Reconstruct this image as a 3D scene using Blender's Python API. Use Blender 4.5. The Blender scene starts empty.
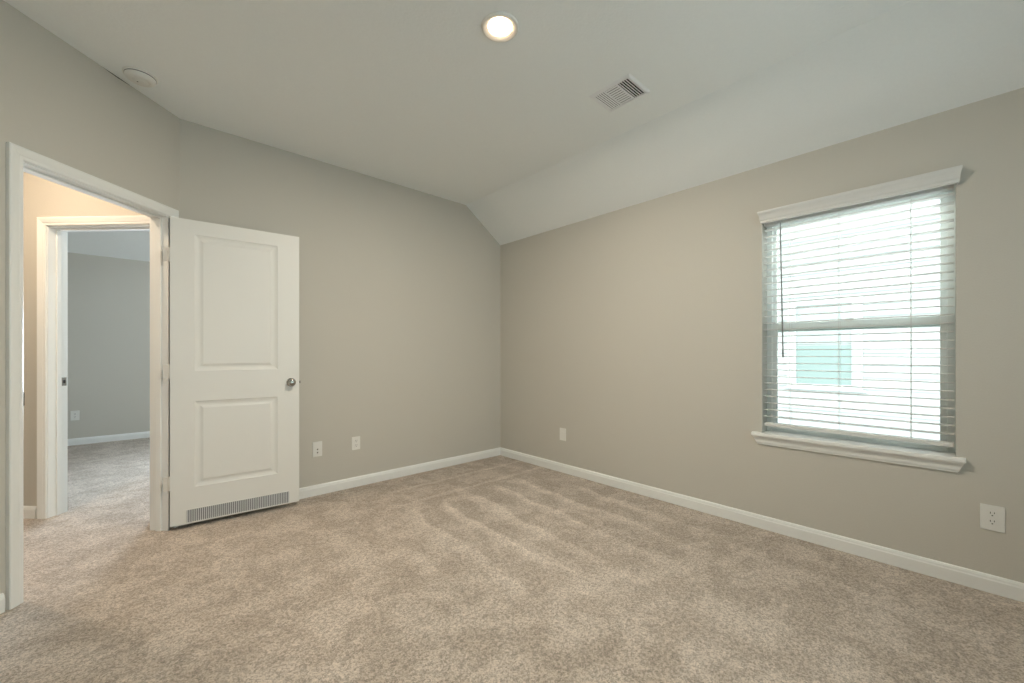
import bpy, bmesh, math, random
from mathutils import Vector, Matrix
random.seed(7)
S = bpy.context.scene
COL = S.collection
S2 = 2 ** -.5

# ------------------------------------------------------------------ camera
cd = bpy.data.cameras.new('camera'); cam = bpy.data.objects.new('camera', cd); COL.objects.link(cam)
S.camera = cam
cam.location = (-3.0171, -3.5044, 1.1435)
cam.rotation_euler = (math.pi / 2, 0, -0.7393)
cd.sensor_width = 36; cd.lens = 406.73 / 1024 * 36
cd.shift_y = 12.52 / 1024
cd.clip_start = .02; cd.clip_end = 200

# ------------------------------------------------------------------ world, exposure, lights
vs = S.view_settings
S.display_settings.display_device = 'sRGB'
vs.view_transform = 'Standard'; vs.look = 'None'; vs.gamma = 1; vs.use_curve_mapping = False
vs.exposure = 0.04
w = bpy.data.worlds.new('sky'); S.world = w; w.use_nodes = True
bg = w.node_tree.nodes['Background']
bg.inputs[0].default_value = (.90, .965, 1.0, 1); bg.inputs[1].default_value = 2.6

def area(name, loc, rot, sx, sy, power, col, shape='RECTANGLE', spread=180):
    l = bpy.data.lights.new(name, 'AREA'); l.shape = shape; l.size = sx
    if shape == 'RECTANGLE': l.size_y = sy
    l.energy = power; l.color = col; l.spread = math.radians(spread)
    o = bpy.data.objects.new(name, l); COL.objects.link(o); o.location = loc; o.rotation_euler = rot
    return o
R90 = math.pi / 2
# far room daylight and two added fill lamps (each lamp stands outdoors, just beyond its window)
area('added_rear_fill', (-1.9, -5.7, .9), (math.radians(118), 0, 0), 2.8, 1.4, 19, (.40, .78, 1))  # added fill from behind the camera, aimed up to even out the room
area('added_side_window_fill', (1.35, -3.25, 3.0), (0, math.radians(48), 0), 1.3, 1.8, 320, (.94, .98, 1))  # added lamp above the view, brightens sill, slats and reveals
area('daylight_far_room', (-1.7, 4.75, .95), (math.radians(-116), 0, 0), 1.3, 1.3, 680, (.80, .86, 1))
sl = bpy.data.lights.new('sun', 'SUN'); sl.energy = 2.6; sl.angle = math.radians(2); sl.color = (1, .98, .95)
so = bpy.data.objects.new('sun', sl); COL.objects.link(so); so.rotation_euler = (0, math.radians(-42), 0)   # high sun behind this house, on the neighbour's wall

ZC, ZK, SK = 2.7167, 2.3772, .4801
XD = -2.8272

# ------------------------------------------------------------------ materials
def mat(name, col, rough=.6, metal=0, spec=.5):
    m = bpy.data.materials.new(name); m.use_nodes = True
    b = m.node_tree.nodes['Principled BSDF']
    b.inputs['Base Color'].default_value = (*col, 1); b.inputs['Roughness'].default_value = rough
    b.inputs['Metallic'].default_value = metal; b.inputs['Specular IOR Level'].default_value = spec
    return m
def nodes(m): return m.node_tree.nodes, m.node_tree.links, m.node_tree.nodes['Principled BSDF']
def bumpy(m, scale, strength, dist=.002, detail=3, var=0.0):
    n, l, b = nodes(m)
    tc = n.new('ShaderNodeTexCoord'); nz = n.new('ShaderNodeTexNoise')
    nz.inputs['Scale'].default_value = scale; nz.inputs['Detail'].default_value = detail
    l.new(tc.outputs['Object'], nz.inputs['Vector'])
    bp = n.new('ShaderNodeBump'); bp.inputs['Strength'].default_value = strength; bp.inputs['Distance'].default_value = dist
    l.new(nz.outputs['Fac'], bp.inputs['Height']); l.new(bp.outputs['Normal'], b.inputs['Normal'])
    if var:
        mx = n.new('ShaderNodeMix'); mx.data_type = 'RGBA'
        c = b.inputs['Base Color'].default_value[:]
        mx.inputs['A'].default_value = (*[k * (1 - var) for k in c[:3]], 1); mx.inputs['B'].default_value = (*[min(1, k * (1 + var)) for k in c[:3]], 1)
        l.new(nz.outputs['Fac'], mx.inputs['Factor']); l.new(mx.outputs['Result'], b.inputs['Base Color'])
    return m
M_wall = bumpy(mat('greige_wall_paint', (.590, .565, .505), .75, spec=.25), 130, .35, .002, 3, .015)
M_ceil = bumpy(mat('flat_ceiling_paint', (.88, .905, .90), .9, spec=.1), 90, .45, .0025, 4, .02)
M_trim = bumpy(mat('white_trim_paint', (.86, .865, .84), .38), 40, .05, .001)
M_door = bumpy(mat('white_door_paint', (.83, .82, .78), .42), 160, .10, .0008)
M_vinyl = bumpy(mat('white_vinyl', (.86, .90, .88), .35), 30, .03, .001)
M_plastic = bumpy(mat('white_plastic', (.80, .79, .75), .35), 80, .02, .0005)
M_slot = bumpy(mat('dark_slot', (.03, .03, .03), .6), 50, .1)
M_blind = bumpy(mat('white_faux_wood', (.74, .74, .72), .4), 60, .04, .0006)
M_wand = bumpy(mat('grey_translucent_wand', (.22, .23, .23), .3), 50, .02)
M_nickel = bumpy(mat('satin_nickel', (.46, .44, .41), .16, 1), 200, .02, .0003)
M_dnickel = bumpy(mat('dark_nickel_strike', (.20, .19, .17), .35, 1), 200, .02, .0003)
M_duct = bumpy(mat('black_duct_interior', (.006, .006, .007), .8), 30, .05)
M_vent = bumpy(mat('white_register_enamel', (.84, .85, .86), .35), 90, .02, .0004)
M_mesh = bumpy(mat('grey_grille_core', (.27, .28, .29), .5, .3), 300, .2, .0008)
M_hinge = bumpy(mat('painted_hinge', (.74, .70, .64), .4, .0), 100, .02, .0004)
M_siding = bumpy(mat('white_lap_siding', (.50, .52, .52), .6), 25, .08, .002)
M_ntrim = bumpy(mat('white_exterior_trim', (.58, .60, .60), .5), 25, .05, .001)
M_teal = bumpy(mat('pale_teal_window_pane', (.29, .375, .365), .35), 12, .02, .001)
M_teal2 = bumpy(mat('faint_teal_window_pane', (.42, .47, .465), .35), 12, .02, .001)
M_roof = bumpy(mat('grey_roof', (.2, .2, .2), .9), 20, .3, .01)
M_yard = bumpy(mat('pale_concrete_yard', (.5, .5, .48), .9), 12, .3, .01, 4, .1)

def carpet():
    m = mat('beige_cut_pile_carpet', (.4, .33, .27), 1.0, spec=.05)
    n, l, b = nodes(m)
    tc = n.new('ShaderNodeTexCoord')
    def noise(scale, detail=2, rough=.5, dist=0, vec=None):
        t = n.new('ShaderNodeTexNoise'); t.inputs['Scale'].default_value = scale; t.inputs['Detail'].default_value = detail
        t.inputs['Roughness'].default_value = rough; t.inputs['Distortion'].default_value = dist
        l.new(vec or tc.outputs['Object'], t.inputs['Vector']); return t.outputs['Fac']
    def ramp(sock, a, bb, ca=0., cb=1.):
        r = n.new('ShaderNodeMapRange'); r.interpolation_type = 'SMOOTHSTEP'
        for k, v in zip(('From Min', 'From Max', 'To Min', 'To Max'), (a, bb, ca, cb)): r.inputs[k].default_value = v
        l.new(sock, r.inputs['Value']); return r.outputs['Result']
    def math_(op, a, bb, c=None):
        r = n.new('ShaderNodeMath'); r.operation = op
        for i, v in enumerate((a, bb, c)):
            if v is None: continue
            if isinstance(v, (int, float)): r.inputs[i].default_value = v
            else: l.new(v, r.inputs[i])
        return r.outputs[0]
    sep = n.new('ShaderNodeSeparateXYZ'); l.new(tc.outputs['Object'], sep.inputs[0]); X, Y = sep.outputs[0], sep.outputs[1]
    def cells(scale):
        t = n.new('ShaderNodeTexVoronoi'); t.inputs['Scale'].default_value = scale; l.new(tc.outputs['Object'], t.inputs['Vector'])
        q = n.new('ShaderNodeSeparateColor'); l.new(t.outputs['Color'], q.inputs[0]); return q.outputs[0]
    tuft = noise(185, 4, .85)
    fine = math_('ADD', math_('MULTIPLY', tuft, .62), math_('MULTIPLY', cells(230), .20))
    fine = math_('ADD', fine, math_('MULTIPLY', cells(110), .18))
    speck = ramp(fine, .36, .64)
    patch = ramp(noise(5.0, 4, .62, .3), .42, .60)          # footprints and brushed nap
    big = ramp(noise(.9, 2, .5, .3), .35, .65)
    # vacuum strokes: along y over most of the floor, along x beside the back wall
    wob = noise(2.2, 3, .55)
    sx = math_('ADD', math_('MULTIPLY', X, 3.7), math_('MULTIPLY', Y, -.3))
    sx = math_('ADD', sx, math_('MULTIPLY', math_('SUBTRACT', wob, .5), .9))
    saw = math_('FRACT', sx, 0)
    strokeY = math_('MULTIPLY', ramp(saw, .05, .50), ramp(saw, .50, .62, 1, 0))
    fadeY = math_('MULTIPLY', ramp(Y, -.92, -.72, 1, 0), ramp(Y, -2.9, -1.2))
    fadeX = math_('MULTIPLY', ramp(X, -2.4, -1.2), ramp(X, -.32, -.15, 1, 0))
    sy = math_('FRACT', math_('ADD', math_('MULTIPLY', Y, 3.1), math_('MULTIPLY', math_('SUBTRACT', wob, .5), .25)), 0)
    strokeX = math_('MULTIPLY', ramp(sy, .78, .90), ramp(sy, .95, 1.0, 1, 0))
    fadeB = math_('MULTIPLY', math_('MULTIPLY', ramp(Y, -.85, -.70), ramp(Y, -.25, -.15, 1, 0)), ramp(X, -1.9, -1.1))
    vac = math_('ADD', math_('MULTIPLY', math_('MULTIPLY', strokeY, fadeY), fadeX), math_('MULTIPLY', math_('MULTIPLY', strokeX, .6), fadeB))
    nap = math_('ADD', math_('MULTIPLY', patch, .40), math_('MULTIPLY', big, .16))
    nap = math_('ADD', nap, math_('MULTIPLY', vac, .66))
    cr = n.new('ShaderNodeMix'); cr.data_type = 'RGBA'
    cr.inputs['A'].default_value = (.395, .332, .275, 1); cr.inputs['B'].default_value = (.62, .545, .472, 1)
    l.new(nap, cr.inputs['Factor'])
    mul = n.new('ShaderNodeMix'); mul.data_type = 'RGBA'; mul.blend_type = 'MULTIPLY'; mul.inputs['Factor'].default_value = 1
    g = n.new('ShaderNodeCombineColor'); v = ramp(fine, .30, .70, .60, 1.40)
    for i in range(3): l.new(v, g.inputs[i])
    l.new(cr.outputs['Result'], mul.inputs['A']); l.new(g.outputs[0], mul.inputs['B'])
    l.new(mul.outputs['Result'], b.inputs['Base Color'])
    bp = n.new('ShaderNodeBump'); bp.inputs['Strength'].default_value = .5; bp.inputs['Distance'].default_value = .003
    l.new(fine, bp.inputs['Height']); l.new(bp.outputs['Normal'], b.inputs['Normal'])
    b.inputs['Sheen Weight'].default_value = .15
    return m
M_carpet = carpet()

def glass():
    m = bpy.data.materials.new('window_glass'); m.use_nodes = True
    n, l = m.node_tree.nodes, m.node_tree.links
    n.remove(n['Principled BSDF'])
    t = n.new('ShaderNodeBsdfTransparent'); t.inputs[0].default_value = (.93, .97, .96, 1)
    g = n.new('ShaderNodeBsdfGlossy'); g.inputs['Roughness'].default_value = .02
    f = n.new('ShaderNodeFresnel'); f.inputs[0].default_value = 1.35
    mx = n.new('ShaderNodeMixShader'); l.new(f.outputs[0], mx.inputs[0]); l.new(t.outputs[0], mx.inputs[1]); l.new(g.outputs[0], mx.inputs[2])
    l.new(mx.outputs[0], n['Material Output'].inputs[0]); return m
M_glass = glass()
def emit(name, col, s):
    m = mat(name, (.9, .9, .9), .4); b = m.node_tree.nodes['Principled BSDF']
    b.inputs['Emission Color'].default_value = (*col, 1); b.inputs['Emission Strength'].default_value = s; return m
M_lens = emit('lit_warm_lens', (1, .72, .45), 45)

# ------------------------------------------------------------------ helpers
def link(name, bm, m, parent=None, smooth=False, M=None):
    me = bpy.data.meshes.new(name)
    bmesh.ops.recalc_face_normals(bm, faces=bm.faces[:])
    if M is not None: bm.transform(M)
    bm.to_mesh(me); bm.free()
    for mm in (m if isinstance(m, (list, tuple)) else [m]): me.materials.append(mm)
    if smooth:
        for p in me.polygons: p.use_smooth = True
    o = bpy.data.objects.new(name, me); COL.objects.link(o)
    if parent: o.parent = parent
    return o
def thing(name, label, cat, loc=(0, 0, 0), rot=(0, 0, 0), group=None):
    o = bpy.data.objects.new(name, None); COL.objects.link(o); o.location = loc; o.rotation_euler = rot
    o.empty_display_size = .05
    o['label'] = label; o['category'] = cat
    if group: o['group'] = group
    return o
def struct(name, bm, m, parent=None, label=None, M=None, smooth=False):
    o = link(name, bm, m, parent, smooth, M)
    if not parent: o['kind'] = 'structure'
    if label: o['label'] = label
    return o
def box(bm, a, b, bev=0, M=None, mi=0):
    r = bmesh.ops.create_cube(bm, size=1)
    vs_ = r['verts']
    for v in vs_:
        v.co = Vector([(a[i] + b[i]) / 2 + v.co[i] * (b[i] - a[i]) for i in range(3)])
    fs = set(f for v in vs_ for f in v.link_faces)
    for f in fs: f.material_index = mi
    if bev:
        es = list(set(e for v in vs_ for e in v.link_edges))
        rr = bmesh.ops.bevel(bm, geom=es, offset=bev, segments=2, affect='EDGES', profile=.6)
        vs_ = rr['verts'] + [v for v in vs_ if v.is_valid]
        for f in rr['faces']: f.material_index = mi
    if M is not None: bmesh.ops.transform(bm, matrix=M, verts=list(set(v for v in vs_ if v.is_valid)))
    return vs_
def prism(bm, pts, z0, z1):
    lo = [bm.verts.new((p[0], p[1], z0)) for p in pts]; hi = [bm.verts.new((p[0], p[1], z1)) for p in pts]
    bm.faces.new(lo[::-1]); bm.faces.new(hi)
    for i in range(len(pts)):
        j = (i + 1) % len(pts); bm.faces.new((lo[i], lo[j], hi[j], hi[i]))
def extrude_profile(bm, pts3a, pts3b):
    a = [bm.verts.new(p) for p in pts3a]; b = [bm.verts.new(p) for p in pts3b]
    bm.faces.new(a[::-1]); bm.faces.new(b)
    for i in range(len(a)):
        j = (i + 1) % len(a); bm.faces.new((a[i], a[j], b[j], b[i]))
def lathe(bm, prof, seg=32, M=None, closed=False):
    rings = []
    for r, z in prof:
        if r < 1e-6: rings.append([bm.verts.new((0, 0, z))])
        else: rings.append([bm.verts.new((r * math.cos(2 * math.pi * k / seg), r * math.sin(2 * math.pi * k / seg), z)) for k in range(seg)])
    for A, B in zip(rings, rings[1:]):
        for k in range(seg):
            k2 = (k + 1) % seg
            if len(A) == 1 and len(B) == 1: continue
            if len(A) == 1: bm.faces.new((A[0], B[k], B[k2]))
            elif len(B) == 1: bm.faces.new((A[k], B[0], A[k2]))
            else: bm.faces.new((A[k], B[k], B[k2], A[k2]))
    if M is not None: bmesh.ops.transform(bm, matrix=M, verts=[v for r in rings for v in r])
def frame(O, A, N):
    """local x along A, local y along N (out of the surface), local z up"""
    A = Vector(A).normalized(); N = Vector(N).normalized()
    m = Matrix.Identity(4)
    m.col[0][:3] = A; m.col[1][:3] = N; m.col[2][:3] = (0, 0, 1); m.col[3][:3] = O
    return m

# ------------------------------------------------------------------ room shell
# floor
bm = bmesh.new()
bmesh.ops.create_grid(bm, x_segments=2, y_segments=2, size=1)
for v in bm.verts: v.co = Vector((-4.0 + v.co.x * 4.06, -.50 + v.co.y * 4.6, 0))
g = bmesh.ops.extrude_face_region(bm, geom=bm.faces[:])
for v in [x for x in g['geom'] if isinstance(x, bmesh.types.BMVert)]: v.co.z = -.15
struct('floor', bm, M_carpet, label='beige cut pile carpet running through all rooms')

# ceiling (flat slab, sloped strip over the window wall, sloped strip of the far room)
bm = bmesh.new()
box(bm, (-8.2, -5.2, ZC), (.12, 4.1, ZC + .15))
dz = (ZC - ZK) / SK
extrude_profile(bm, [(-SK, -5.1, ZC), (.06, -5.1, ZK - .06 * dz), (.06, -5.1, ZC + .02), (-SK, -5.1, ZC + .02)],
                [(-SK, .06, ZC), (.06, .06, ZK - .06 * dz), (.06, .06, ZC + .02), (-SK, .06, ZC + .02)])
extrude_profile(bm, [(-8.1, 3.54, ZC), (-8.1, 4.03, 2.41 - .06 * dz), (-8.1, 4.03, ZC + .02), (-8.1, 3.54, ZC + .02)],
                [(.06, 3.54, ZC), (.06, 4.03, 2.41 - .06 * dz), (.06, 4.03, ZC + .02), (.06, 3.54, ZC + .02)])
struct('ceiling', bm, M_ceil)

# right wall with the window opening
WY0, WY1, WZ0, WZ1 = -3.496, -2.636, .605, 2.035
bm = bmesh.new()
def wall_with_hole_x(bm, x0, x1, ya, yb, za, zb, h):
    box(bm, (x0, ya, za), (x1, h[0], zb)); box(bm, (x0, h[1], za), (x1, yb, zb))
    box(bm, (x0, h[0], za), (x1, h[1], h[2])); box(bm, (x0, h[0], h[3]), (x1, h[1], zb))
wall_with_hole_x(bm, 0, .16, -5.1, 4.1, -.1, ZC + .1, (WY0, WY1, WZ0, WZ1))
struct('wall_right', bm, M_wall)
bm = bmesh.new(); box(bm, (XD, 0, -.1), (.05, .12, ZC + .05)); struct('wall_back', bm, M_wall)
# diagonal wall with the doorway.  t runs from the back wall corner along (-1,-1)
DG = frame((XD, 0, 0), (-S2, -S2, 0), (S2, -S2, 0))       # x = t, y = into this room
T0, T1, HD = .087, .8386, 2.03
JR = .008
bm = bmesh.new()
J = .018
box(bm, (-.06, -.12, -.1), (.045, 0, ZC + .05)); box(bm, (.045, -.12, HD + J), (T0 - J, 0, ZC + .05)); box(bm, (.045, -.12, -.1), (T0 - J, -.10, HD + J)); box(bm, (T1 + J, -.12, -.1), (1.70, 0, ZC + .05)); box(bm, (T0 - J, -.12, HD + J), (T1 + J, 0, ZC + .05))
struct('wall_diagonal', bm, M_wall, M=DG)
bm = bmesh.new(); box(bm, (-4.16, -5.1, -.1), (-4.0, -1.13, ZC + .05)); struct('wall_left', bm, M_wall)
# rear wall behind the camera, with a wide window opening added to let in fill light
RX0, RX1, RZ0, RZ1 = -3.2, -.6, .75, 2.25
bm = bmesh.new()
box(bm, (-4.1, -5.16, -.1), (RX0, -5.0, ZC + .05)); box(bm, (RX1, -5.16, -.1), (.05, -5.0, ZC + .05))
box(bm, (RX0, -5.16, -.1), (RX1, -5.0, RZ0)); box(bm, (RX0, -5.16, RZ1), (RX1, -5.0, ZC + .05))
struct('wall_rear', bm, M_wall)
# hall: end wall holding the second doorway, side and near walls.  u runs along (1,-1), n along (1,1)
HN, U0, U1 = -1.930, -3.014, -2.254
HW = frame((HN * S2, HN * S2, 0), (S2, -S2, 0), (-S2, -S2, 0))   # x = u, y = toward the camera
bm = bmesh.new()
box(bm, (-6.4, -.115, -.1), (U0 - J, 0, ZC + .05)); box(bm, (U1 + J, -.115, -.1), (-2.02, 0, ZC + .05)); box(bm, (U0 - J, -.115, HD + J), (U1 + J, 0, ZC + .05))
struct('wall_hall_end', bm, M_wall, M=HW)
bm = bmesh.new(); box(bm, (-3.47, -.02, -.1), (-3.35, 1.9, ZC + .05)); struct('wall_hall_side', bm, M_wall, M=HW)
bm = bmesh.new(); box(bm, (-3.47, 1.75, -.1), (-2.05, 1.87, ZC + .05)); struct('wall_hall_near', bm, M_wall, M=HW)
# far room
FX0, FX1 = -2.35, -1.45
bm = bmesh.new()
for a, b in (((-8.1, 3.97, -.1), (FX0, 4.1, ZC + .05)), ((FX1, 3.97, -.1), (.05, 4.1, ZC + .05)), ((FX0, 3.97, -.1), (FX1, 4.1, .64)), ((FX0, 3.97, 2.0), (FX1, 4.1, ZC + .05))):
    box(bm, a, b)
struct('wall_far_room', bm, M_wall)
bm = bmesh.new(); box(bm, (-6.0, 2.4, -.1), (-5.88, 4.0, ZC + .05)); struct('wall_far_room_side', bm, M_wall)

# ------------------------------------------------------------------ baseboards
BP = [(0, 0), (.015, 0), (.015, .060), (.0125, .066), (.0115, .074), (.008, .081), (.004, .084), (0, .084)]
def base(name, M, a, b, ma=0, mb=0):
    """M frame of the wall face, from x=a to x=b, mitre slopes ma/mb"""
    bm = bmesh.new()
    extrude_profile(bm, [(a + ma * p[0], p[0], p[1]) for p in BP], [(b - mb * p[0], p[0], p[1]) for p in BP])
    return struct(name, bm, M_trim, M=M)
FB = frame((0, 0, 0), (-1, 0, 0), (0, -1, 0)); FR = frame((0, 0, 0), (0, -1, 0), (-1, 0, 0))
base('baseboard_back', FB, 0, 2.827, 1, 0)
base('baseboard_right', FR, 0, 5.0, 1, 1)
base('baseboard_diagonal', DG, T1 + .075, 1.66, 0, -.3)
base('baseboard_left', frame((-4, -1.173, 0), (0, -1, 0), (1, 0, 0)), 0, 3.83)
base('baseboard_rear', frame((0, -5, 0), (-1, 0, 0), (0, 1, 0)), 0, 4.0, 1, 1)
base('baseboard_hall_end', HW, -3.35, U0 - .075)
base('baseboard_hall_side', frame((HN * S2 - 3.35 * S2, HN * S2 + 3.35 * S2, 0), (-S2, -S2, 0), (S2, -S2, 0)), 0, 1.76)
base('baseboard_far_room', frame((0, 3.97, 0), (-1, 0, 0), (0, -1, 0)), 0, 6.0)

# ------------------------------------------------------------------ door frames
def mould(bm, prof, x0, x1, zt, left=True, right=True, z0=0, zl=0):
    """three sided casing round an opening x0..x1 up to zt.  prof = (outward, protrusion)"""
    def path(sgn_pts):
        secs = []
        for (x, z, ox, oz) in sgn_pts: secs.append([bm.verts.new((x + ox * p[0], p[1], z + oz * p[0])) for p in prof])
        for A, B in zip(secs, secs[1:]):
            for i in range(len(prof)):
                j = (i + 1) % len(prof); bm.faces.new((A[i], A[j], B[j], B[i]))
        bm.faces.new(secs[0][::-1]); bm.faces.new(secs[-1])
    pts = []
    if left: pts += [(x0, zl, -1, 0)]
    pts += [(x0, zt, -1, 1), (x1, zt, 1, 1)]
    if right: pts += [(x1, z0, 1, 0)]
    path(pts)
CP = [(.005, 0), (.005, .008), (.009, .0115), (.022, .012), (.026, .0145), (.050, .0195), (.058, .020), (.062, .017), (.062, 0)]
def jamb(bm, x0, x1, zt, y0, y1, stop, jl=J):
    box(bm, (x0 - jl, y0, 0), (x0, y1, zt + J)); box(bm, (x1, y0, 0), (x1 + J, y1, zt + J)); box(bm, (x0, y0, zt), (x1, y1, zt + J))
    a, b = stop
    box(bm, (x0, a, 0), (x0 + .011, b, zt), .002); box(bm, (x1 - .011, a, 0), (x1, b, zt), .002); box(bm, (x0 + .011, a, zt - .011), (x1 - .011, b, zt), .002)

# near doorway (trim_1): casings, jambs, stops
bm = bmesh.new()
mould(bm, CP, T0, T1, HD, zl=HD - .001)
box(bm, (.004, 0, 0), (.045, .009, HD - .001), .002)
bm2 = bmesh.new(); mould(bm2, [(p[0], -.12 - p[1]) for p in CP], T0, T1, HD)
me_ = bpy.data.meshes.new('t'); bm2.to_mesh(me_); bm.from_mesh(me_); bm2.free(); bpy.data.meshes.remove(me_)
jamb(bm, T0, T1, HD, -.1205, .0005, (-.075, -.040), JR)
trim1 = struct('trim_1', bm, M_trim, label='white door casing and jamb of the open doorway', M=DG)
bm = bmesh.new(); box(bm, (T1 - .0015, -.034, .905), (T1 + .004, .006, .965), .001, M=None)
bm.transform(DG); link('strike_plate', bm, M_dnickel, trim1)['label'] = 'dark metal strike plate on near jamb edge'
# doorway at the end of the hall (trim_2)
bm = bmesh.new()
mould(bm, CP, U0, U1, HD)
jamb(bm, U0, U1, HD, -.1155, .0005, (-.072, -.045))
bm2 = bmesh.new(); mould(bm2, [(p[0], -.115 - p[1]) for p in CP], U0, U1, HD)
me_ = bpy.data.meshes.new('t'); bm2.to_mesh(me_); bm.from_mesh(me_); bm2.free(); bpy.data.meshes.remove(me_)
trim2 = struct('trim_2', bm, M_trim, label='white casing and jamb of the doorway beyond the hall', M=HW)
bm = bmesh.new()
box(bm, (U0 - .001, -.112, .915), (U0 + .0016, -.082, .975), .0007)
bm.transform(HW); sp = link('strike_plate', bm, M_nickel, trim2)
bm = bmesh.new(); box(bm, (U0 + .0005, -.104, .932), (U0 + .0024, -.090, .958)); bm.transform(HW); link('strike_hole', bm, M_slot, sp)

# ------------------------------------------------------------------ open door (door_1)
DW, DH, DT = .749, 1.999, .033
da = math.atan2(-.055, .749)
DM = Matrix.Translation((-2.880, -.090, .030)) @ Matrix.Rotation(da, 4, 'Z')  # local x across the door, y = behind, z up
def panel_door(bm, side):
    """face at y=0 (side=1) or y=DT (side=-1, mirrored), recessed moulded panels"""
    y0 = 0 if side == 1 else DT
    P = [(.125, .605, .235, .800), (.125, .605, 1.003, 1.905)]
    xs = [0, .125, .605, DW]; zs = [0, .235, .800, 1.003, 1.905, DH]
    V = {}
    def v(x, z, d=0):
        k = (round(x, 5), round(z, 5), round(d, 5))
        if k not in V: V[k] = bm.verts.new((x, y0 + side * d, z))
        return V[k]
    for i in range(3):
        for j in range(5):
            if i == 1 and j in (1, 3): continue
            bm.faces.new((v(xs[i], zs[j]), v(xs[i + 1], zs[j]), v(xs[i + 1], zs[j + 1]), v(xs[i], zs[j + 1])))
    for (a, b, c, d) in P:
        rings = [(0, 0), (.003, .0035), (.012, .0065), (.020, .0085), (.030, .0085), (.046, .0025)]
        for (i0, d0), (i1, d1) in zip(rings, rings[1:]):
            q0 = [(a + i0, c + i0), (b - i0, c + i0), (b - i0, d - i0), (a + i0, d - i0)]
            q1 = [(a + i1, c + i1), (b - i1, c + i1), (b - i1, d - i1), (a + i1, d - i1)]
            for k in range(4):
                k2 = (k + 1) % 4
                bm.faces.new((v(*q0[k], d0), v(*q0[k2], d0), v(*q1[k2], d1), v(*q1[k], d1)))
        i1, d1 = rings[-1]
        bm.faces.new([v(x, z, d1) for x, z in ((a + i1, c + i1), (b - i1, c + i1), (b - i1, d - i1), (a + i1, d - i1))])
bm = bmesh.new()
panel_door(bm, 1); panel_door(bm, -1)
for a, b in (((0, 0), (DW, 0)), ((DW, 0), (DW, DH)), ((DW, DH), (0, DH)), ((0, DH), (0, 0))):
    bm.faces.new([bm.verts.new((p[0], y, p[1])) for p, y in ((a, 0), (b, 0), (b, DT), (a, DT))])
bmesh.ops.remove_doubles(bm, verts=bm.verts[:], dist=1e-5)
door = struct('door_1', bm, M_door, label='open white two panel interior door with a return grille along its foot')
door.matrix_world = DM
# knob (room side) with rosette, plus the one behind
def knob(sgn, nm='door_knob'):
    Mk = Matrix.Translation((.694, 0 if sgn == 1 else DT, .902)) @ Matrix.Rotation(math.pi / 2 * sgn, 4, 'X')
    bm = bmesh.new()
    L = .052 if sgn == 1 else .034
    lathe(bm, [(0, L), (.008, L), (.018, L - .002), (.0245, L - .008), (.027, L - .016), (.0245, L - .024), (.017, L - .030), (.011, L - .033), (.010, .0)], 32, Mk)
    k = link(nm, bm, M_nickel, door, True)
    bm = bmesh.new()
    lathe(bm, [(0, .006), (.024, .006), (.029, .004), (.032, .0)], 32, Mk)
    link('rosette', bm, M_nickel, k, True)
    return k
k = knob(1); k['label'] = 'satin nickel round knob'
kb = knob(-1)
bm = bmesh.new(); box(bm, (DW - .001, .006, .872), (DW + .0015, DT - .006, .930), .0005); lp = link('latch_plate', bm, M_nickel, door)
bm = bmesh.new(); box(bm, (DW + .001, .011, .892), (DW + .011, DT - .013, .911), .002); link('latch_bolt', bm, M_dnickel, lp)
# hinges
for z in (.232, .955, 1.71):
    bm = bmesh.new()
    box(bm, (-.034, .004, z), (.001, .0065, z + .089), .0005)
    box(bm, (-.012, .004, z), (-.001, .020, z + .089), .001)
    h = link('hinge', bm, M_hinge, door)
    bm = bmesh.new()
    lathe(bm, [(0, z - .004), (.003, z - .003), (.0058, z), (.0058, z + .089), (.003, z + .092), (0, z + .093)], 14, Matrix.Translation((-.0065, .006, 0)))
    link('hinge_pin', bm, M_hinge, h, True)
# return grille
G0, G1, GZ0, GZ1 = .076, .684, .0, .094
bm = bmesh.new()
fw = .008
box(bm, (G0, -.004, GZ0), (G1, 0, GZ0 + fw), .001); box(bm, (G0, -.004, GZ1 - .005), (G1, 0, GZ1), .001)
box(bm, (G0, -.004, GZ0 + fw), (G0 + fw, 0, GZ1 - .005), .001); box(bm, (G1 - .005, -.004, GZ0 + fw), (G1, 0, GZ1 - .005), .001)
gr = link('return_grille', bm, M_door, door); gr['label'] = 'white framed metal return air grille'
bm = bmesh.new()
nf = 54
for i in range(nf):
    x = G0 + fw + .005 + (G1 - G0 - fw - .014) * i / (nf - 1)
    box(bm, (x - .0016, -.0034, GZ0 + fw), (x + .0016, .0, GZ1 - .005), 0, M=None)
link('grille_louver', bm, M_vent, gr)['label'] = 'narrow vertical metal louvers'
bm = bmesh.new(); box(bm, (G0 + .003, -.0010, GZ0 + .003), (G1 - .003, .0006, GZ1 - .003)); link('grille_core', bm, M_mesh, gr)

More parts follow.
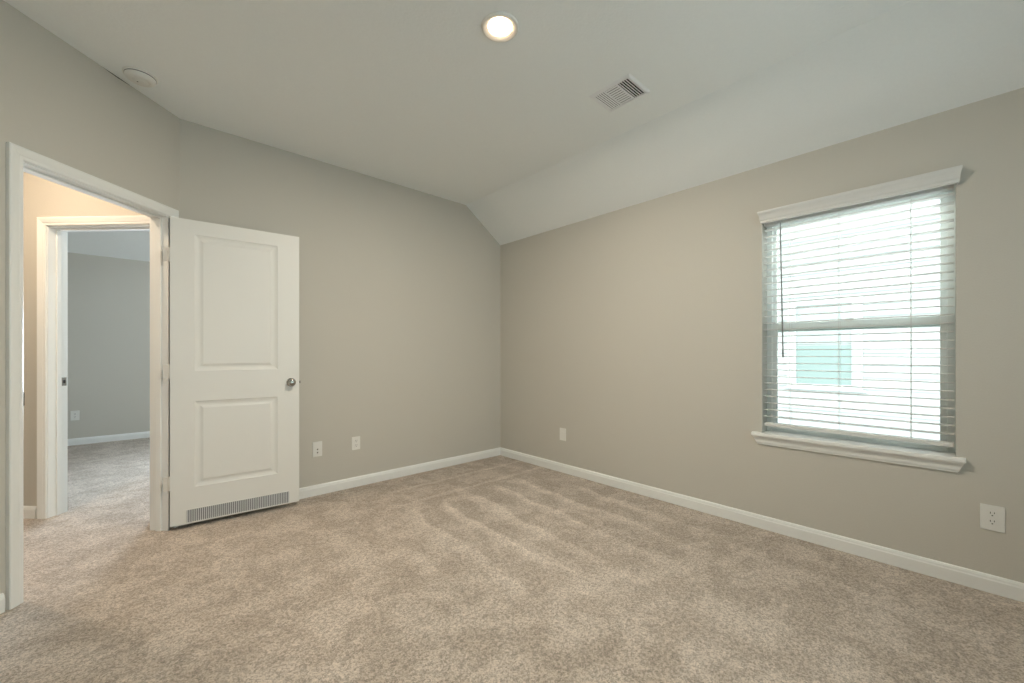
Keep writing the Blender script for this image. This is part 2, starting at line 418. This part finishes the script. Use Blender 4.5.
# ------------------------------------------------------------------ window in the right wall (window_1)
bm = bmesh.new()
X0 = .10
def ring(bm, x0, x1, ya, yb, za, zb, wl, wr, wb, wt, bev=.002):
    box(bm, (x0, ya, za), (x1, ya + wl, zb), bev); box(bm, (x0, yb - wr, za), (x1, yb, zb), bev)
    box(bm, (x0, ya + wl, za), (x1, yb - wr, za + wb), bev); box(bm, (x0, ya + wl, zb - wt), (x1, yb - wr, zb), bev)
ring(bm, X0, .158, WY0, WY1, WZ0, WZ1, .030, .030, .040, .030)
win = struct('window_1', bm, M_vinyl, label='white vinyl single hung window')
for nm, x0, x1, za, zb in (('upper_sash', .125, .150, 1.29, 2.005), ('lower_sash', .103, .127, .645, 1.345)):
    bm = bmesh.new()
    lo = nm == 'lower_sash'
    ring(bm, x0, x1, WY0 + .030, WY1 - .030, za, zb, .026, .022 if not lo else .030, .012 if lo else .035, .035 if lo else .020)
    if lo:
        box(bm, (x0 - .012, -3.14, za + .02), (x0, -2.98, za + .032), .002)
        box(bm, (x0 - .006, -3.09, zb - .004), (x0 + .02, -3.04, zb + .012), .003)
    s = link(nm, bm, M_vinyl, win)
    bm = bmesh.new(); xm = (x0 + x1) / 2
    box(bm, (xm - .002, WY0 + .05, za + .008), (xm + .002, WY1 - .05, zb - .01)); link('glass_pane', bm, M_glass, s)
# stool and apron
bm = bmesh.new()
ya, yb = -3.531, -2.583
box(bm, (-.040, ya, .608), (.0, yb, .630), .004); box(bm, (-.012, WY0 + .001, .608), (.103, WY1 - .001, .630), .002)
sill = link('window_sill', bm, M_trim, win); sill['label'] = 'white painted window stool'
bm = bmesh.new()
AP = [(0, .552), (-.010, .552), (-.012, .560), (-.016, .566), (-.018, .580), (-.024, .592), (-.030, .600), (-.032, .608), (0, .608)]
def apx(p, s): return (p[0], (ya if s < 0 else yb) - s * (.004 + (.608 - p[1]) * .42), p[1])
extrude_profile(bm, [apx(p, -1) for p in AP], [apx(p, 1) for p in AP]); link('apron', bm, M_trim, sill)

# rear window added for fill light (unseen, behind the camera) and far room window frames
bm = bmesh.new()
xm = (RX0 + RX1) / 2
def ringy(bm, y0, y1, xa, xb, za, zb, w_):
    box(bm, (xa, y0, za), (xa + w_, y1, zb), .002); box(bm, (xb - w_, y0, za), (xb, y1, zb), .002)
    box(bm, (xa + w_, y0, za), (xb - w_, y1, za + w_), .002); box(bm, (xa + w_, y0, zb - w_), (xb - w_, y1, zb), .002)
ringy(bm, -5.15, -5.09, RX0, xm, RZ0, RZ1, .05); ringy(bm, -5.15, -5.09, xm, RX1, RZ0, RZ1, .05)
rw = struct('added_rear_window', bm, M_vinyl)
bm = bmesh.new(); box(bm, (RX0 + .04, -5.122, RZ0 + .04), (RX1 - .04, -5.118, RZ1 - .04)); link('glass_pane', bm, M_glass, rw)
bm = bmesh.new(); ringy(bm, 4.03, 4.09, FX0, FX1, .64, 2.0, .05); fwn = struct('window_3', bm, M_vinyl)
bm = bmesh.new(); box(bm, (FX0 + .04, 4.058, .68), (FX1 - .04, 4.062, 1.96)); link('glass_pane', bm, M_glass, fwn)

# ------------------------------------------------------------------ window blind
bl = thing('window_blind', 'white horizontal slat blind with crown valance hung in the bright window', 'blind', (0.045, -3.066, 2.02))
inv = Matrix.Translation((-.045, 3.066, -2.02))
BY0, BY1 = WY0 + .006, WY1 - .006
bm = bmesh.new(); box(bm, (.018, BY0, 1.985), (.072, BY1, 2.030), .002); link('headrail', bm, M_blind, bl, M=inv)
VP = [(-.004, 1.996), (-.022, 1.996), (-.025, 2.001), (-.026, 2.012), (-.030, 2.016), (-.033, 2.030), (-.040, 2.044), (-.049, 2.054), (-.052, 2.060), (-.052, 2.067), (-.046, 2.070), (-.004, 2.070)]
bm = bmesh.new()
ca, cb = -3.520, -2.622
def vend(p, s): return (p[0], (ca if s < 0 else cb) - s * .38 * (.052 + p[0]) * 1.0, p[1])
extrude_profile(bm, [vend(p, -1) for p in VP], [vend(p, 1) for p in VP]); link('valance', bm, M_blind, bl, M=inv)
pitch = .0437; zs = 1.958; nsl = 29
bm = bmesh.new()
sec = [(-.0255, -.0012), (-.024, -.0022), (.024, -.0022), (.0255, -.0012), (.0255, .0012), (.024, .0022), (-.024, .0022), (-.0255, .0012)]
extrude_profile(bm, [(a, BY0 - -3.066, b) for a, b in sec], [(a, BY1 + 3.066, b) for a, b in sec])
slat0 = link('slat', bm, M_blind, bl)
for i in range(nsl):
    s = slat0 if i == 0 else slat0.copy()
    if i: COL.objects.link(s); s.parent = bl
    s.location = (0, random.uniform(-.0006, .0006), zs - i * pitch - 2.02); s.rotation_euler = (random.uniform(-.0008, .0008), random.uniform(-.004, .004), 0)
zb_ = zs - nsl * pitch
bm = bmesh.new(); box(bm, (.020, BY0, zb_ - .020), (.070, BY1, zb_ + .002), .004); link('bottom_rail', bm, M_blind, bl, M=inv)
for y in (-2.785, -3.029, -3.334):
    bm = bmesh.new()
    for x in (.0185, .0715): box(bm, (x - .0006, y - .0012, zb_ - .01), (x + .0006, y + .0012, 1.99))
    for i in range(nsl): box(bm, (.019, y - .0005, zs - i * pitch - .0026), (.071, y + .0005, zs - i * pitch - .0018))
    link('ladder_cord', bm, M_blind, bl, M=inv)
bm = bmesh.new()
L = .865
Mw = Matrix.Translation((.004, -2.738, 1.985)) @ Matrix.Rotation(math.radians(-1.0), 4, 'X') @ Matrix.Rotation(math.radians(0), 4, 'Y')
lathe(bm, [(0, 0), (.0028, -.002), (.0028, -.03), (.0042, -.034), (.0042, -L + .05), (.0052, -L + .045), (.0052, -L + .004), (0, -L)], 8, Mw)
link('tilt_wand', bm, M_wand, bl, True, inv)['label'] = 'grey tilt wand'

# ------------------------------------------------------------------ outlets
def outlet(name, label, F, a0, a1, z0, z1, kind):
    """F wall frame (x along wall, y out of wall)"""
    cx, cz = (a0 + a1) / 2, (z0 + z1) / 2
    t = thing(name, label, 'wall plate' if kind == 'jack' else 'outlet')
    t.matrix_world = F @ Matrix.Translation((cx, 0, cz))
    wd, hh = abs(a1 - a0) / 2, (z1 - z0) / 2
    bm = bmesh.new(); box(bm, (-wd, 0, -hh), (wd, .0055, hh), .0022); link('cover_plate', bm, M_plastic, t)
    if kind == 'duplex':
        for s in (1, -1):
            c = s * .0195
            bm = bmesh.new()
            pts = []
            for k in range(24):
                an = 2 * math.pi * k / 24; pts.append((.0168 * math.cos(an), max(-.0142, min(.0142, .0168 * math.sin(an)))))
            extrude_profile(bm, [(p[0], .005, c + p[1]) for p in pts], [(p[0] * .97, .0075, c + p[1] * .97) for p in pts])
            r = link('receptacle', bm, M_plastic, t)
            bm = bmesh.new()
            box(bm, (-.0075, .0072, c + .001), (-.0050, .0078, c + .0095)); box(bm, (.0050, .0072, c + .002), (.0075, .0078, c + .0095))
            lathe(bm, [(0, 0), (.0028, 0), (.0028, .0006), (0, .0006)], 10, Matrix.Translation((0, .0072, c - .007)) @ Matrix.Rotation(-math.pi / 2, 4, 'X'))
            link('socket_slots', bm, M_slot, r)
        bm = bmesh.new(); lathe(bm, [(0, .001), (.0025, .0008), (.003, 0)], 12, Matrix.Translation((0, .0054, 0)) @ Matrix.Rotation(-math.pi / 2, 4, 'X')); link('screw', bm, M_plastic, t)
    elif kind == 'jack':
        for c in (-.002, -.028):
            bm = bmesh.new(); lathe(bm, [(.0055, 0), (.0055, .0022), (.0040, .0025), (.0038, .005), (.0, .005)], 14, Matrix.Translation((0, .0052, c)) @ Matrix.Rotation(-math.pi / 2, 4, 'X'))
            j = link('jack', bm, M_nickel, t)
            bm = bmesh.new(); lathe(bm, [(.003, 0), (.003, .0004), (0, .0004)], 10, Matrix.Translation((0, .0102, c)) @ Matrix.Rotation(-math.pi / 2, 4, 'X')); link('jack_hole', bm, M_slot, j)
        for c in (.048, -.048):
            bm = bmesh.new(); lathe(bm, [(0, .001), (.0025, .0008), (.003, 0)], 12, Matrix.Translation((0, .0054, c)) @ Matrix.Rotation(-math.pi / 2, 4, 'X')); link('screw', bm, M_plastic, t)
    elif kind == 'blank':
        bm = bmesh.new(); box(bm, (-.0165, .005, -.033), (.0165, .0072, .033), .001); link('insert', bm, M_plastic, t)
        for c in (.048, -.048):
            bm = bmesh.new(); lathe(bm, [(0, .001), (.0025, .0008), (.003, 0)], 12, Matrix.Translation((0, .0054, c)) @ Matrix.Rotation(-math.pi / 2, 4, 'X')); link('screw', bm, M_plastic, t)
    return t
outlet('wall_jack_plate', 'white cable jack wall plate, low on the back wall nearest the open door', FB, 1.924, 1.997, .312, .433, 'jack')
outlet('wall_outlet', 'white duplex outlet low on the back wall, right of the jack plate', FB, 1.611, 1.682, .318, .430, 'duplex')
outlet('wall_outlet', 'small white outlet on the window wall near the room corner', FR, .890, .966, .307, .426, 'blank')
outlet('wall_outlet', 'white duplex outlet on the window wall, below and right of the window', FR, 3.576, 3.654, .297, .419, 'duplex')
outlet('wall_outlet', 'white outlet on the grey wall of the far room, seen through both doorways', frame((0, 3.97, 0), (-1, 0, 0), (0, -1, 0)), 3.592, 3.669, .311, .431, 'duplex')

# ------------------------------------------------------------------ ceiling fixtures
def downlight(label, x, y, power, col, grp=None, spread=180):
    t = thing('recessed_light', label, 'ceiling light', (x, y, ZC), group=grp)
    bm = bmesh.new()
    lathe(bm, [(.090, 0), (.089, -.006), (.085, -.010), (.080, -.0105), (.060, -.001), (.056, .0), (.0545, .0)], 48)
    link('trim_ring', bm, M_plastic, t, True)
    bm = bmesh.new(); lathe(bm, [(0, -.007), (.03, -.0062), (.048, -.0035), (.056, -.0004), (.058, .0)], 40); link('lens', bm, M_lens, t, True)
    l = bpy.data.lights.new('lamp_glow', 'AREA'); l.shape = 'DISK'; l.size = .11; l.energy = power; l.color = col; l.spread = math.radians(spread)
    o = bpy.data.objects.new('lamp_glow', l); COL.objects.link(o); o.parent = t; o.location = (0, 0, -.013)
    return t
downlight('lit round recessed light glowing warm white in the middle of the ceiling', -1.741, -2.02, 39, (1, .915, .775))
# warm hall light, out of view above the hall
hx, hy = (-2.65 + -2.75) * S2, (-2.65 + 2.75) * S2
downlight('recessed light in the ceiling of the hall, above the doorway', hx, hy, 17, (1, .79, .59))

# ceiling register
vt = thing('ceiling_vent', 'white rectangular air register with black gaps set in the ceiling', 'vent', (-.877, -2.122, ZC))
VX, VYY = .121, .142
bm = bmesh.new()
def vframe(bm, ox, oy, ix, iy, z0, z1):
    o = [(-ox, -oy), (ox, -oy), (ox, oy), (-ox, oy)]; i_ = [(-ix, -iy), (ix, -iy), (ix, iy), (-ix, iy)]
    m_ = [(-ix - .01, -iy - .01), (ix + .01, -iy - .01), (ix + .01, iy + .01), (-ix - .01, iy + .01)]
    A = [bm.verts.new((*p, z0)) for p in o]; B = [bm.verts.new((*p, z1)) for p in m_]; C_ = [bm.verts.new((*p, z1)) for p in i_]; D = [bm.verts.new((*p, z0 + .0)) for p in i_]
    for P, Q in ((A, B), (B, C_), (C_, D)):
        for k in range(4): bm.faces.new((P[k], P[(k + 1) % 4], Q[(k + 1) % 4], Q[k]))
IX, IY = .095, .120
vframe(bm, VX, VYY, IX, IY, 0, -.0065)
link('register_frame', bm, M_vent, vt)
bm = bmesh.new(); box(bm, (-IX - .005, -IY - .005, -.0006), (IX + .005, IY + .005, .0)); link('duct_opening', bm, M_duct, vt)
bm = bmesh.new()
for y in (IY - .074, -IY + .078): box(bm, (-IX, y - .004, -.0065), (IX, y + .004, -.001))
link('divider', bm, M_vent, vt)
def louver(cx, cy, ang, alongx, ln, wd=.016):
    bm = bmesh.new()
    Mx = Matrix.Translation((cx, cy, -.0045)) @ (Matrix.Identity(4) if alongx else Matrix.Rotation(R90, 4, 'Z')) @ Matrix.Rotation(math.radians(ang), 4, 'X')
    box(bm, (-ln / 2, -wd / 2, -.0006), (ln / 2, wd / 2, .0006), 0, M=Mx); link('louver', bm, M_vent, vt)
for k in range(5): louver(0, IY - .006 - k * .0135, -5, True, 2 * IX, .0092)
for k in range(5): louver(0, -IY + .004 + k * .0148, 24, True, 2 * IX, .0100)
for k in range(9): louver(-IX + .012 + k * (2 * IX - .024) / 8, 0, 5, False, 2 * IY - .160, .0140)

# smoke detector
sd = thing('smoke_detector', 'round white smoke detector on the ceiling above the doorway', 'smoke detector', (-3.020, -.395, ZC))
bm = bmesh.new(); lathe(bm, [(.076, 0), (.076, -.008), (.073, -.010), (.066, -.010)], 40); link('mounting_base', bm, M_plastic, sd, True)
bm = bmesh.new(); lathe(bm, [(.068, -.009), (.068, -.014), (.064, -.026), (.054, -.034), (.040, -.037), (.038, -.0345), (.034, -.0345), (.032, -.037), (0, -.038)], 40); body = link('cover', bm, M_plastic, sd, True)
bm = bmesh.new(); lathe(bm, [(.0, -.0395), (.006, -.0395), (.007, -.0375)], 16, Matrix.Translation((.012, -.008, 0))); link('test_button', bm, M_plastic, body)
bm = bmesh.new(); lathe(bm, [(.0685, -.0098), (.0692, -.0105), (.0692, -.0128), (.0685, -.0132)], 40); link('shade_ring', bm, M_slot, body)  # dark ring painted in for the shade between base and cover
bm = bmesh.new(); box(bm, (-.003, -.003, -.0388), (.003, .003, -.0378)); bm.transform(Matrix.Translation((-.012, .006, 0))); link('indicator', bm, M_slot, body)

# thin dark strip where the ceiling meets the diagonal wall
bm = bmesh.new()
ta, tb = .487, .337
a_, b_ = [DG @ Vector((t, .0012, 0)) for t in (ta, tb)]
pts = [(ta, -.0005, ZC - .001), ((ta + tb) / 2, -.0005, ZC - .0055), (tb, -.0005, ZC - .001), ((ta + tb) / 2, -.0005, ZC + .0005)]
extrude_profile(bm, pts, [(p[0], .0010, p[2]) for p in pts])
struct('dark_strip', bm, M_slot, label='short dark strip between ceiling and wall beside the smoke detector', M=DG)

# ------------------------------------------------------------------ outdoors
bm = bmesh.new(); box(bm, (.2, -14, -3.2), (14, 12, -3.0)); struct('ground', bm, M_yard)
nb = thing('neighboring_house', 'sunlit white lap siding house seen through the window', 'house', (4.2, -2.5, -3))
inv = Matrix.Translation((-4.2, 2.5, 3))
NX = 4.0
bm = bmesh.new()
lap = .16; z = -3.0
prof = [(NX + .3, -3.0), (NX, -3.0)]
while z < 4.0:
    prof += [(NX - .012, z), (NX + .004, z + lap)]; z += lap
prof += [(NX + .3, z)]
extrude_profile(bm, [(p[0], -9, p[1]) for p in prof], [(p[0], 5, p[1]) for p in prof])
link('siding', bm, M_siding, nb, M=inv)
bm = bmesh.new(); extrude_profile(bm, [(NX - .45, -9.3, 4.0), (NX + 2, -9.3, 5.1), (NX + 2, -9.3, 5.2), (NX - .45, -9.3, 4.12)], [(NX - .45, 5.3, 4.0), (NX + 2, 5.3, 5.1), (NX + 2, 5.3, 5.2), (NX - .45, 5.3, 4.12)])
link('roof', bm, M_roof, nb, M=inv)
bm = bmesh.new()
ring(bm, NX - .035, NX, -2.665, -1.815, .665, 1.93, .115, .115, .06, .10, .003)
box(bm, (NX - .05, -2.70, .640), (NX, -1.78, .668), .003)
wf = link('window_frame', bm, M_ntrim, nb, M=inv)
bm = bmesh.new(); box(bm, (NX - .012, -2.55, .725), (NX - .004, -1.93, 1.262)); link('lower_pane', bm, M_teal, wf, M=inv)
bm = bmesh.new(); box(bm, (NX - .012, -2.55, 1.285), (NX - .004, -1.93, 1.83)); link('upper_pane', bm, M_teal2, wf, M=inv)
